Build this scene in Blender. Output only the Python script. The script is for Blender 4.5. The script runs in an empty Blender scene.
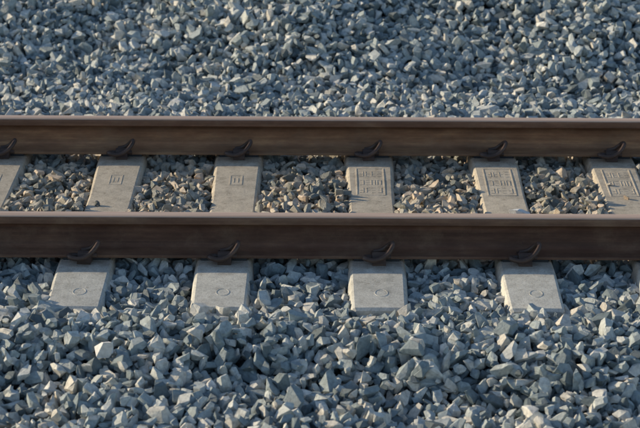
import bpy, bmesh, math, random
import numpy as np
from mathutils import Vector, Matrix, Euler
random.seed(7); rng=np.random.default_rng(11)
scene=bpy.context.scene
col=scene.collection
RAIL_Y=(0.0,1.507); RAIL_TOP=0.182

# ---------------------------------------------------------------- materials
def new_mat(name):
    m=bpy.data.materials.new(name); m.use_nodes=True
    nt=m.node_tree; b=nt.nodes['Principled BSDF']; return m,nt,b
def N(nt,t,**k):
    n=nt.nodes.new(t)
    for a,v in k.items(): setattr(n,a,v)
    return n
def ramp(nt,fac,stops,interp='LINEAR'):
    r=nt.nodes.new('ShaderNodeValToRGB'); r.color_ramp.interpolation=interp
    e=r.color_ramp.elements
    while len(e)<len(stops): e.new(0.5)
    for i,(p,c) in enumerate(stops):
        e[i].position=p; e[i].color=(*c,1)
    nt.links.new(fac,r.inputs[0]); return r.outputs[0]
def noise(nt,vec,scale,detail=4,rough=0.6):
    n=nt.nodes.new('ShaderNodeTexNoise'); n.inputs['Scale'].default_value=scale
    n.inputs['Detail'].default_value=detail; n.inputs['Roughness'].default_value=rough
    if vec is not None: nt.links.new(vec,n.inputs['Vector'])
    return n.outputs[0]
def mix(nt,f,a,b,mode='MIX'):
    m=nt.nodes.new('ShaderNodeMix'); m.data_type='RGBA'; m.blend_type=mode
    if isinstance(f,float): m.inputs[0].default_value=f
    else: nt.links.new(f,m.inputs[0])
    for s,v in ((6,a),(7,b)):
        if isinstance(v,tuple): m.inputs[s].default_value=(*v,1)
        else: nt.links.new(v,m.inputs[s])
    return m.outputs[2]
def maprange(nt,v,a,b,c=0.0,d=1.0):
    m=nt.nodes.new('ShaderNodeMapRange'); nt.links.new(v,m.inputs[0])
    for i,x in enumerate((a,b,c,d)): m.inputs[i+1].default_value=x
    return m.outputs[0]
def bump(nt,b,h,strength,dist):
    u=nt.nodes.new('ShaderNodeBump'); u.inputs['Strength'].default_value=strength
    u.inputs['Distance'].default_value=dist
    nt.links.new(h,u.inputs['Height']); nt.links.new(u.outputs[0],b.inputs['Normal'])

def stone_material():
    m,nt,b=new_mat('crushed_stone')
    oi=nt.nodes.new('ShaderNodeObjectInfo'); geo=nt.nodes.new('ShaderNodeNewGeometry')
    pos=geo.outputs['Position']
    c=ramp(nt,oi.outputs['Random'],[(0.0,(0.10,0.135,0.15)),(0.18,(0.235,0.29,0.31)),(0.42,(0.39,0.445,0.45)),
        (0.62,(0.56,0.59,0.57)),(0.80,(0.71,0.705,0.66)),(0.92,(0.74,0.67,0.57)),(1.0,(0.82,0.80,0.75))])
    n1=noise(nt,pos,55,5,0.65)
    c=mix(nt,1.0,c,ramp(nt,n1,[(0.3,(0.62,0.62,0.62)),(0.7,(1.2,1.2,1.2))]),'MULTIPLY')
    # rusty brake dust between and next to the rails
    sx=nt.nodes.new('ShaderNodeSeparateXYZ'); nt.links.new(pos,sx.inputs[0])
    f1=maprange(nt,sx.outputs[1],-0.12,0.12); f2=maprange(nt,sx.outputs[1],1.9,1.5)
    mu=N(nt,'ShaderNodeMath',operation='MULTIPLY'); nt.links.new(f1,mu.inputs[0]); nt.links.new(f2,mu.inputs[1])
    nn=maprange(nt,noise(nt,pos,9,3),0.3,0.65,0.4,0.95)
    mu2=N(nt,'ShaderNodeMath',operation='MULTIPLY'); nt.links.new(mu.outputs[0],mu2.inputs[0]); nt.links.new(nn,mu2.inputs[1])
    brown=mix(nt,1.0,c,(0.95,0.72,0.52),'MULTIPLY')
    c=mix(nt,mu2.outputs[0],c,brown)
    nt.links.new(c,b.inputs['Base Color']); b.inputs['Roughness'].default_value=0.42
    b.inputs['Specular IOR Level'].default_value=0.6
    bump(nt,b,noise(nt,pos,130,6,0.75),0.8,0.006)
    return m
M_STONE=stone_material()

def ground_material():
    m,nt,b=new_mat('gravel_ground')
    geo=nt.nodes.new('ShaderNodeNewGeometry'); pos=geo.outputs['Position']
    v=nt.nodes.new('ShaderNodeTexVoronoi'); v.inputs['Scale'].default_value=24; nt.links.new(pos,v.inputs['Vector'])
    sp=nt.nodes.new('ShaderNodeSeparateColor'); nt.links.new(v.outputs['Color'],sp.inputs[0])
    c=ramp(nt,sp.outputs[0],[(0,(0.13,0.155,0.17)),(0.6,(0.27,0.30,0.31)),(1,(0.45,0.45,0.43))])
    c=mix(nt,1.0,c,ramp(nt,v.outputs['Distance'],[(0.2,(1,1,1)),(0.7,(0.25,0.25,0.25))]),'MULTIPLY')
    nt.links.new(c,b.inputs['Base Color']); b.inputs['Roughness'].default_value=0.95
    inv=maprange(nt,v.outputs['Distance'],0,0.7,1,0); bump(nt,b,inv,1.0,0.03)
    return m
M_GROUND=ground_material()

def steel_material(name,dark,mid,light,rough=0.6,rail=False):
    m,nt,b=new_mat(name)
    geo=nt.nodes.new('ShaderNodeNewGeometry'); pos=geo.outputs['Position']
    mp=nt.nodes.new('ShaderNodeMapping'); mp.inputs['Scale'].default_value=(0.35,1,1.6); nt.links.new(pos,mp.inputs[0])
    n1=noise(nt,mp.outputs[0],14,8,0.7); 
    mp2=nt.nodes.new('ShaderNodeMapping'); mp2.inputs['Scale'].default_value=(0.06,1,6); nt.links.new(pos,mp2.inputs[0])
    n2=noise(nt,mp2.outputs[0],12,4,0.6)
    c=ramp(nt,n1,[(0.3,dark),(0.52,mid),(0.75,light)])
    c=mix(nt,1.0,c,ramp(nt,n2,[(0.3,(0.75,0.75,0.75)),(0.7,(1.25,1.22,1.18))]),'MULTIPLY')
    if rail:
        sx=nt.nodes.new('ShaderNodeSeparateXYZ'); nt.links.new(pos,sx.inputs[0])
        # tint by height: lighter head, darker web, mid-toned foot
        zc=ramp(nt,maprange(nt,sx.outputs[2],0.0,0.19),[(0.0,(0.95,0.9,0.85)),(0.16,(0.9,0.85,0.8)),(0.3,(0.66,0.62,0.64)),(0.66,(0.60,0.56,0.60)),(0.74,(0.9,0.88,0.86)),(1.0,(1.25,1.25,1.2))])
        zd=ramp(nt,maprange(nt,sx.outputs[2],0.0,0.19),[(0.0,(1.6,1.6,1.25)),(0.3,(1.9,1.85,1.5)),(0.55,(1.6,1.5,1.25)),(0.68,(0.85,0.82,0.75)),(0.78,(1.05,1.0,0.95)),(1.0,(1.6,1.5,1.35))])  # far rail tint: lighter foot and web, darker band below the head
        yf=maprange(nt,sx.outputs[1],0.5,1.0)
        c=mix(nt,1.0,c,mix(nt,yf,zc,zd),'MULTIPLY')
        dust=ramp(nt,noise(nt,pos,7,7,0.75),[(0.5,(0,0,0)),(0.75,(0.45,0.45,0.45))])
        c=mix(nt,dust,c,(0.24,0.16,0.105))
    nt.links.new(c,b.inputs['Base Color']); b.inputs['Roughness'].default_value=rough
    b.inputs['Specular IOR Level'].default_value=0.3
    bump(nt,b,noise(nt,pos,220,4,0.7),0.35,0.0015)
    return m
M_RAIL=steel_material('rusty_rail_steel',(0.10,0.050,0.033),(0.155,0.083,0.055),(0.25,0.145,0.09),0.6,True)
M_CLIP=steel_material('rusty_clip_steel',(0.045,0.03,0.025),(0.08,0.052,0.042),(0.14,0.09,0.065),0.42)

m,nt,b=new_mat('rail_running_surface')
geo=nt.nodes.new('ShaderNodeNewGeometry')
mp=nt.nodes.new('ShaderNodeMapping'); mp.inputs['Scale'].default_value=(0.08,3,1); nt.links.new(geo.outputs['Position'],mp.inputs[0])
n1=noise(nt,mp.outputs[0],30,4)
nt.links.new(ramp(nt,n1,[(0.3,(0.48,0.32,0.23)),(0.7,(0.66,0.48,0.37))]),b.inputs['Base Color'])
b.inputs['Metallic'].default_value=0.1; b.inputs['Roughness'].default_value=0.45
M_TOP=m

m,nt,b=new_mat('sleeper_concrete')
geo=nt.nodes.new('ShaderNodeNewGeometry'); pos=geo.outputs['Position']
oi=nt.nodes.new('ShaderNodeObjectInfo')
n1=noise(nt,pos,16,7,0.65)
c=ramp(nt,n1,[(0.28,(0.42,0.405,0.365)),(0.5,(0.60,0.58,0.525)),(0.72,(0.70,0.68,0.62))])
c=mix(nt,1.0,c,ramp(nt,noise(nt,pos,140,3,0.7),[(0.35,(0.82,0.82,0.82)),(0.65,(1.1,1.1,1.1))]),'MULTIPLY')
c=mix(nt,1.0,c,ramp(nt,oi.outputs['Random'],[(0,(0.86,0.86,0.86)),(1,(1.08,1.07,1.05))]),'MULTIPLY')
sx=nt.nodes.new('ShaderNodeSeparateXYZ'); nt.links.new(pos,sx.inputs[0])
for y0 in RAIL_Y:   # rust staining next to each rail
    s=N(nt,'ShaderNodeMath',operation='SUBTRACT'); nt.links.new(sx.outputs[1],s.inputs[0]); s.inputs[1].default_value=y0
    a=N(nt,'ShaderNodeMath',operation='ABSOLUTE'); nt.links.new(s.outputs[0],a.inputs[0])
    nz=noise(nt,pos,22,4); ad=N(nt,'ShaderNodeMath',operation='MULTIPLY_ADD'); nt.links.new(nz,ad.inputs[0]); ad.inputs[1].default_value=-0.16
    nt.links.new(a.outputs[0],ad.inputs[2])
    f=maprange(nt,ad.outputs[0],0.02,0.16,0.8,0.0)
    c=mix(nt,f,c,mix(nt,1.0,c,(0.60,0.46,0.36),'MULTIPLY'))
fg=maprange(nt,sx.outputs[1],0.0,0.15,0.0,0.8)
c=mix(nt,fg,c,mix(nt,1.0,c,(0.92,0.80,0.67),'MULTIPLY'))
# dark dried spatter
sp=ramp(nt,noise(nt,pos,38,6,0.8),[(0.32,(0.5,0.45,0.4)),(0.45,(1,1,1))])
c=mix(nt,0.8,c,mix(nt,1.0,c,sp,'MULTIPLY'))
nt.links.new(c,b.inputs['Base Color']); b.inputs['Roughness'].default_value=0.8
bump(nt,b,noise(nt,pos,130,5,0.7),0.5,0.003)
M_CONC=m

m,nt,b=new_mat('rubber_pad'); b.inputs['Base Color'].default_value=(0.03,0.03,0.032,1); b.inputs['Roughness'].default_value=0.8; M_PAD=m
m,nt,b=new_mat('pale_quartz'); geo=nt.nodes.new('ShaderNodeNewGeometry')
nt.links.new(ramp(nt,noise(nt,geo.outputs['Position'],60),[(0.3,(0.70,0.68,0.65)),(0.7,(0.9,0.89,0.87))]),b.inputs['Base Color'])
b.inputs['Roughness'].default_value=0.6; bump(nt,b,noise(nt,geo.outputs['Position'],130,6,0.75),0.8,0.006); M_WHITE=m

# ---------------------------------------------------------------- helpers
def obj(name,me,parent=None,loc=(0,0,0),mat=None):
    o=bpy.data.objects.new(name,me); col.objects.link(o); o.location=loc
    if parent: o.parent=parent
    if mat and not me.materials: me.materials.append(mat)
    return o

# ---------------------------------------------------------------- rails
half=[(0.075,0.0),(0.075,0.0095),(0.0735,0.0115),(0.045,0.0175),(0.028,0.0235),(0.0165,0.031),(0.0105,0.042),(0.0085,0.06),(0.00825,0.085),
      (0.0088,0.108),(0.0125,0.120),(0.019,0.1265),(0.0335,0.1325),(0.0362,0.1355),(0.0358,0.150),(0.0350,0.158),(0.0325,0.1645),(0.027,0.1688),(0.018,0.1708),(0.008,0.1718)]
prof=half+[(-a,z) for a,z in reversed(half)]
def rail_mesh():
    bm=bmesh.new(); L=16.0
    xs=np.linspace(-L,L,65)
    rings=[[bm.verts.new((x,a,z)) for a,z in prof] for x in xs]
    n=len(prof)
    for i in range(len(xs)-1):
        for j in range(n):
            k=(j+1)%n
            f=bm.faces.new((rings[i][j],rings[i][k],rings[i+1][k],rings[i+1][j]))
            zz=min(prof[j][1],prof[k][1])
            f.material_index=1 if zz>=0.1640 else 0
            f.smooth=True
    bm.faces.new(rings[0]); bm.faces.new(list(reversed(rings[-1])))
    bmesh.ops.recalc_face_normals(bm,faces=bm.faces)
    me=bpy.data.meshes.new('rail'); bm.to_mesh(me); bm.free()
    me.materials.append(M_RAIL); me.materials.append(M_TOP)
    return me
rm=rail_mesh()
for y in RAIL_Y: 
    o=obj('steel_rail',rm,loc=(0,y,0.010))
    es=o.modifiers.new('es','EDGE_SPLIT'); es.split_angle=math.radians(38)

# ---------------------------------------------------------------- sleeper
stations=[(-0.5465,-0.040,0.098),(-0.535,-0.030,0.104),(-0.20,-0.004,0.108),(-0.16,0.0,0.108),(0.15,0.0,0.108),(0.19,-0.004,0.106),(0.42,-0.022,0.102),(0.60,-0.034,0.100),
          (0.75,-0.036,0.100)]
st=stations+[(1.507-y,z,w) for y,z,w in reversed(stations[:-1])]
def sleeper_mesh():
    bm=bmesh.new(); rings=[]
    for y,zt,w in st:
        pts=[(-0.14,-0.22),(-w-0.012,zt-0.03),(-w-0.003,zt-0.006),(-w+0.006,zt),(-w*0.33,zt+0.001),(w*0.33,zt+0.001),(w-0.006,zt),(w+0.003,zt-0.006),(w+0.012,zt-0.03),(0.14,-0.22)]
        rings.append([bm.verts.new((x,y,z)) for x,z in pts])
    n=len(rings[0])
    for i in range(len(rings)-1):
        for j in range(n):
            k=(j+1)%n; bm.faces.new((rings[i][j],rings[i][k],rings[i+1][k],rings[i+1][j]))
    bm.faces.new(rings[0]); bm.faces.new(list(reversed(rings[-1])))
    bmesh.ops.recalc_face_normals(bm,faces=bm.faces)
    me=bpy.data.meshes.new('sleeper_body'); bm.to_mesh(me); bm.free(); me.materials.append(M_CONC); return me
def ztop(y):
    return float(np.interp(y,[s[0] for s in st],[s[1] for s in st]))
def bars_mesh(name,bars,h=0.004):
    bm=bmesh.new()
    for x0,y0,x1,y1,w in bars:
        a=Vector((x0,y0,0)); c=Vector((x1,y1,0)); d=(c-a).normalized(); p=Vector((-d.y,d.x,0))*w/2
        top=[];bot=[]
        for q,s in ((a,1),(c,1),(c,-1),(a,-1)):
            v=q+p*s; t=q+p*s*0.6; z=ztop(v.y)+0.001
            bot.append(bm.verts.new((v.x,v.y,z-0.004))); top.append(bm.verts.new((t.x,t.y,z+h)))
        bm.faces.new(top)
        for i in range(4):
            k=(i+1)%4; bm.faces.new((bot[i],bot[k],top[k],top[i]))
    bmesh.ops.recalc_face_normals(bm,faces=bm.faces)
    me=bpy.data.meshes.new(name); bm.to_mesh(me); bm.free(); me.materials.append(M_CONC); return me
def rect(x0,y0,x1,y1,w): return [(x0,y0,x1,y0,w),(x1,y0,x1,y1,w),(x1,y1,x0,y1,w),(x0,y1,x0,y0,w)]
def ring(cx,cy,r,w,n=14): 
    P=[(cx+r*math.cos(2*math.pi*i/n),cy+r*1.25*math.sin(2*math.pi*i/n)) for i in range(n)]
    return [(*P[i],*P[(i+1)%n],w) for i in range(n)]
big=rect(-0.065,0.93,0.065,1.27,0.009)
rg=random.Random(3)
for r,yy in enumerate((0.99,1.09,1.20)):
    for i in range(4):
        x=-0.042+i*0.028+rg.uniform(-.002,.002)
        segs=[(x-0.008,yy-0.03,x-0.008,yy+0.03),(x+0.008,yy-0.03,x+0.008,yy+0.03),(x-0.008,yy+0.03,x+0.008,yy+0.03),(x-0.008,yy,x+0.008,yy),(x-0.008,yy-0.03,x+0.008,yy-0.03)]
        for s in rg.sample(segs,3): big.append((*s,0.005))
small=rect(-0.028,1.05,0.028,1.17,0.009)+[(-0.01,1.08,-0.01,1.14,0.006),(0.01,1.08,0.01,1.14,0.006)]
circ=ring(0.01,-0.40,0.026,0.006)
body=sleeper_mesh()
M_big=bars_mesh('cast_plate',big,0.0012); M_small=bars_mesh('cast_mark',small,0.0012); M_circ=bars_mesh('cast_roundel',circ,0.0012)

def clip_mesh():
    pts=[(-0.050,0.098,0.028),(-0.015,0.098,0.028),(0.025,0.098,0.028),(0.052,0.103,0.030),(0.066,0.122,0.034),(0.056,0.143,0.034),
         (0.025,0.149,0.028),(-0.010,0.149,0.036),(-0.040,0.140,0.060),(-0.058,0.116,0.084),(-0.056,0.088,0.088),(-0.040,0.066,0.066),(-0.012,0.058,0.040),(0.02,0.058,0.037)]
    cu=bpy.data.curves.new('clipc','CURVE'); cu.dimensions='3D'; cu.bevel_depth=0.0105; cu.bevel_resolution=3; cu.use_fill_caps=True; cu.resolution_u=6
    s=cu.splines.new('NURBS'); s.points.add(len(pts)-1)
    for p,q in zip(s.points,pts): p.co=(*q,1)
    s.use_endpoint_u=True; s.order_u=3
    o=bpy.data.objects.new('t',cu); col.objects.link(o)
    dg=bpy.context.evaluated_depsgraph_get(); me=bpy.data.meshes.new_from_object(o.evaluated_get(dg)); 
    bpy.data.objects.remove(o); 
    bm=bmesh.new(); bm.from_mesh(me)
    for f in bm.faces: f.smooth=True
    sec=[(0.080,0.0),(0.080,0.030),(0.088,0.045),(0.100,0.050),(0.112,0.045),(0.121,0.028),(0.135,0.008),(0.135,-0.01)]
    L=[[bm.verts.new((x,y,z)) for y,z in sec] for x in (-0.028,0.028)]
    for i in range(len(sec)-1): bm.faces.new((L[0][i],L[0][i+1],L[1][i+1],L[1][i]))
    bm.faces.new(L[0]); bm.faces.new(L[1][::-1])
    for (x0,x1,y0,y1,z0,z1) in ((-0.03,0.03,0.040,0.0795,0.020,0.030),):
        r=bmesh.ops.create_cube(bm,size=1)
        for v in r['verts']:
            v.co=((x0+x1)/2+v.co.x*(x1-x0),(y0+y1)/2+v.co.y*(y1-y0),(z0+z1)/2+v.co.z*(z1-z0)+(0.004 if v.co.y<0 else 0))
    bmesh.ops.recalc_face_normals(bm,faces=bm.faces)
    out=bpy.data.meshes.new('spring_clip'); bm.to_mesh(out); bm.free()
    out.materials.clear(); out.materials.append(M_CLIP); return out
clip=clip_mesh()
bm=bmesh.new(); bmesh.ops.create_cube(bm,size=1)
for v in bm.verts: v.co=(v.co.x*0.19,v.co.y*0.156,0.005+v.co.z*0.0095)
pad=bpy.data.meshes.new('rail_pad'); bm.to_mesh(pad); bm.free(); pad.materials.append(M_PAD)

tie_x=[-1.56,-0.975,-0.400,0.238,0.858,1.428]
while tie_x[0]>-15: tie_x.insert(0,tie_x[0]-0.6+random.uniform(-.015,.015))
while tie_x[-1]<15: tie_x.append(tie_x[-1]+0.6+random.uniform(-.015,.015))
for x in tie_x:
    s=obj('concrete_sleeper',body,loc=(x,0,0)); s.rotation_euler[2]=random.uniform(-.006,.006)
    obj('cast_marking',M_big if x>0 else M_small,s); obj('cast_roundel',M_circ,s)
    for y in RAIL_Y:
        obj('rail_pad',pad,s,(0,y,0))
        for sg in (1,-1):
            c=obj('spring_clip',clip,s,(random.uniform(-.006,.006),y,0))
            if sg==-1: c.rotation_euler[2]=math.pi
            c.rotation_euler[2]+=random.uniform(-.06,.06)

# ---------------------------------------------------------------- terrain profile
def T(x,y):
    x=np.asarray(x,float); y=np.asarray(y,float)
    ky=[-60,-8,-4.2,-2.6,-1.75,-1.25,-1.10,-0.88,-0.72,-0.62,-0.48,-0.10,0.1,0.2,0.45,0.8,1.4,1.6,2.05,2.8,3.1,5.4,6.2,9,60]
    kz=[-1.3,-1.2,-0.95,-0.32,-0.14,-0.14,-0.125,-0.03,-0.022,-0.052,-0.06,-0.06,-0.025,-0.004,-0.010,-0.04,-0.045,-0.05,-0.03,-0.03,0.03,0.84,1.0,1.03,1.03]
    wob=0.10*np.sin(x*1.3+0.8)+0.06*np.sin(x*3.1+y*0.7)
    far=np.clip((y-2.2)/1.0,0,1); near=np.clip((-0.75-y)/0.5,0,1)
    z=np.interp(y+wob*np.maximum(far*1.6,near),ky,kz)
    amp=0.006+0.026*np.maximum(far,near)
    z=z+amp*(np.sin(x*4.1+y*2.3)+0.7*np.sin(x*7.3-y*5.1+1)+0.6*np.sin(y*9.2+x*2.2+2))*0.6
    return z

gx=np.concatenate([[-600,-250,-100,-50,-25,-12],np.arange(-6,6.01,0.15),[12,25,50,100,250,600]])
gy=np.concatenate([[-600,-250,-100,-50,-25,-12,-8],np.arange(-5,10.01,0.12),[14,25,50,100,250,600]])
GX,GY=np.meshgrid(gx,gy); GZ=T(GX,GY)-0.07
verts=np.stack([GX.ravel(),GY.ravel(),GZ.ravel()],1); nx=len(gx)
faces=[(j*nx+i,j*nx+i+1,(j+1)*nx+i+1,(j+1)*nx+i) for j in range(len(gy)-1) for i in range(nx-1)]
me=bpy.data.meshes.new('ground'); me.from_pydata(verts.tolist(),[],faces); me.materials.append(M_GROUND)
obj('ground',me)

# ---------------------------------------------------------------- stone shapes
protos=bpy.data.collections.new('crushed_stones')
def make_stone(i,seed,mat):
    r=random.Random(seed); bm=bmesh.new(); bmesh.ops.create_cube(bm,size=2.4)
    for k in range(r.randint(9,14)):
        v=Vector((r.gauss(0,1),r.gauss(0,1),r.gauss(0,1))).normalized()
        d=r.uniform(0.72,1.0)
        res=bmesh.ops.bisect_plane(bm,geom=bm.verts[:]+bm.edges[:]+bm.faces[:],plane_co=v*d,plane_no=v,clear_outer=True)
        ed=[e for e in res['geom_cut'] if isinstance(e,bmesh.types.BMEdge)]
        if ed: bmesh.ops.contextual_create(bm,geom=ed)
    bmesh.ops.remove_doubles(bm,verts=bm.verts,dist=0.04)
    sx,sy,sz=r.uniform(1.0,1.45),r.uniform(0.70,1.0),r.uniform(0.48,0.8)
    for v in bm.verts: 
        v.co=Vector((v.co.x*sx,v.co.y*sy,v.co.z*sz))
    bmesh.ops.triangulate(bm,faces=[f for f in bm.faces if len(f.verts)>4])
    for v in bm.verts: v.co+=Vector((r.uniform(-1,1),r.uniform(-1,1),r.uniform(-1,1)))*0.08
    bmesh.ops.dissolve_limit(bm,angle_limit=math.radians(5),verts=bm.verts,edges=bm.edges)
    bmesh.ops.bevel(bm,geom=bm.edges[:],offset=0.05,segments=1,affect='EDGES',clamp_overlap=True)
    bmesh.ops.recalc_face_normals(bm,faces=bm.faces)
    me=bpy.data.meshes.new('stone_%02d'%i); bm.to_mesh(me); bm.free(); me.materials.append(mat)
    return me
NP=48
for i in range(NP):
    o=bpy.data.objects.new('stone_%02d'%i,make_stone(i,100+i,M_STONE)); protos.objects.link(o)

# ---------------------------------------------------------------- pile the ballast by dropping stones on a height map
X0,X1,Y0,Y1=-4.2,4.2,-3.2,7.6; C=0.01
nxg=int((X1-X0)/C); nyg=int((Y1-Y0)/C)
xx=X0+(np.arange(nxg)+.5)*C; yy=Y0+(np.arange(nyg)+.5)*C
XX,YY=np.meshgrid(xx,yy); H=(T(XX,YY)-0.056).astype(np.float32); TG=T(XX,YY).astype(np.float32)
area=(X1-X0)*(Y1-Y0); n_st=int(area*1850)
ties=np.array(tie_x)
P=[];R=[];S=[]
kern={}
for r in range(1,7):
    a=np.arange(-r,r+1); A,B=np.meshgrid(a,a); d2=(A*A+B*B)/(r+0.3)**2; kern[r]=(d2<=1,np.sqrt(np.clip(1-d2,0,1)).astype(np.float32))
cx=rng.uniform(X0+.08,X1-.08,(n_st,3)); cy=rng.uniform(Y0+.08,Y1-.08,(n_st,3))
rad=np.clip(rng.lognormal(math.log(0.0192),0.28,n_st),0.009,0.034)
u=rng.random(n_st)
for k in range(n_st):
    best=None
    r0=rad[k]
    for j in range(3):
        x=cx[k,j]; y=cy[k,j]
        h=H[int((y-Y0)/C),int((x-X0)/C)]-TG[int((y-Y0)/C),int((x-X0)/C)]
        if best is None or h<best[0]: best=(h,x,y)
    _,x,y=best
    if 0.05<y<1.5: r0*=0.82
    r=max(1,int(round(r0/C))); ix=int((x-X0)/C); iy=int((y-Y0)/C)
    msk,pr=kern[r]; patch=H[iy-r:iy+r+1,ix-r:ix+r+1]
    vals=patch[msk]; z=0.6*float(vals.mean())+0.4*float(vals.max())+0.18*r0
    if -0.58<y<2.08:
        dx=np.abs(ties-x).min()
        if dx<0.108+0.55*r0 and -0.55-0.5*r0<y<2.06:
            if u[k]>0.0012+(0.05 if 0.1<y<0.40 else 0) or min(abs(y),abs(y-1.507))<0.15 or y<-0.1: continue
            r0*=0.75; z=ztop(y)+0.5*r0
        elif z+0.5*r0>0.022: continue
    dr=min(abs(y),abs(y-1.507))
    if dr<0.085+r0*0.6 and z+0.9*r0>0.006: continue
    P.append((x,y,z)); S.append((r0,r0,r0))
    R.append((rng.normal(0,0.75),rng.normal(0,0.75),rng.uniform(0,6.283)))
    np.maximum(patch,np.where(msk,z+0.72*r0*pr,-9),out=patch)
print('stones',len(P))
me=bpy.data.meshes.new('ballast'); me.from_pydata(P,[],[])
n=len(P)
a=me.attributes.new('rot','FLOAT_VECTOR','POINT'); a.data.foreach_set('vector',np.array(R,np.float32).ravel())
a=me.attributes.new('scl','FLOAT_VECTOR','POINT'); a.data.foreach_set('vector',np.array(S,np.float32).ravel())
a=me.attributes.new('idx','INT','POINT'); a.data.foreach_set('value',rng.integers(0,NP,n).astype(np.int32))
bal=obj('ballast_gravel',me); me.materials.append(M_STONE)
ng=bpy.data.node_groups.new('scatter_stones','GeometryNodeTree')
ng.interface.new_socket('Geometry',in_out='INPUT',socket_type='NodeSocketGeometry')
ng.interface.new_socket('Geometry',in_out='OUTPUT',socket_type='NodeSocketGeometry')
gi=ng.nodes.new('NodeGroupInput'); go=ng.nodes.new('NodeGroupOutput')
ci=ng.nodes.new('GeometryNodeCollectionInfo'); ci.inputs['Collection'].default_value=protos
ci.inputs['Separate Children'].default_value=True; ci.inputs['Reset Children'].default_value=True
ip=ng.nodes.new('GeometryNodeInstanceOnPoints'); ip.inputs['Pick Instance'].default_value=True
def na(name,t):
    q=ng.nodes.new('GeometryNodeInputNamedAttribute'); q.data_type=t; q.inputs['Name'].default_value=name
    return [s for s in q.outputs if s.enabled and s.name=='Attribute'][0]
e2=ng.nodes.new('FunctionNodeEulerToRotation')
L=ng.links.new
L(gi.outputs[0],ip.inputs['Points']); L(ci.outputs[0],ip.inputs['Instance']); L(na('idx','INT'),ip.inputs['Instance Index'])
L(na('rot','FLOAT_VECTOR'),e2.inputs[0]); L(e2.outputs[0],ip.inputs['Rotation']); L(na('scl','FLOAT_VECTOR'),ip.inputs['Scale'])
L(ip.outputs[0],go.inputs[0])
md=bal.modifiers.new('scatter','NODES'); md.node_group=ng

def hz(x,y): return float(H[int((y-Y0)/C),int((x-X0)/C)])
for x,y,s,sd in ((0.895,0.62,0.032,905),(-0.80,-0.98,0.036,907)):
    o=obj('white_stone',make_stone(99,sd,M_WHITE),loc=(x,y,max(hz(x,y),ztop(y) if y>0 else -9)+0.018)); o.scale=(s,s,s*0.9); o.rotation_euler=(0.2,0.3,sd)

# ---------------------------------------------------------------- light
EL=math.radians(17); AZ=math.radians(-72)   # azimuth clockwise from +Y (behind the track, to the left)
w=bpy.data.worlds.new('World'); scene.world=w; w.use_nodes=True; wn=w.node_tree
sky=wn.nodes.new('ShaderNodeTexSky'); sky.sky_type='NISHITA'; sky.sun_disc=False; sky.sun_elevation=EL; sky.sun_rotation=AZ
sky.air_density=1.0; sky.dust_density=0.4; sky.ozone_density=1.7
bg=wn.nodes['Background']; bg.inputs[1].default_value=0.15; wn.links.new(sky.outputs[0],bg.inputs[0])
sd=bpy.data.lights.new('sun','SUN'); sd.energy=5.0; sd.angle=math.radians(0.5); sd.color=(1.0,0.85,0.60)
so=bpy.data.objects.new('sun',sd); col.objects.link(so); so.location=(-5,8,6)
d=Vector((math.sin(AZ)*math.cos(EL),math.cos(AZ)*math.cos(EL),math.sin(EL)))
so.rotation_euler=d.to_track_quat('Z','Y').to_euler()
scene.view_settings.view_transform='Standard'; scene.view_settings.look='None'; scene.view_settings.exposure=0

# ---------------------------------------------------------------- camera
cd=bpy.data.cameras.new('camera'); cam=bpy.data.objects.new('camera',cd); col.objects.link(cam)
cam.location=(0,-7.72,RAIL_TOP+2.56)
dirv=Vector((0,0,RAIL_TOP))-cam.location
q=dirv.to_track_quat('-Z','Y'); cam.rotation_euler=(q @ Euler((0,0,math.radians(0.28))).to_quaternion()).to_euler()
cd.sensor_width=36; cd.lens=109.4; cd.clip_end=2000
cd.dof.use_dof=True; cd.dof.focus_distance=8.4; cd.dof.aperture_fstop=4.5
scene.camera=cam
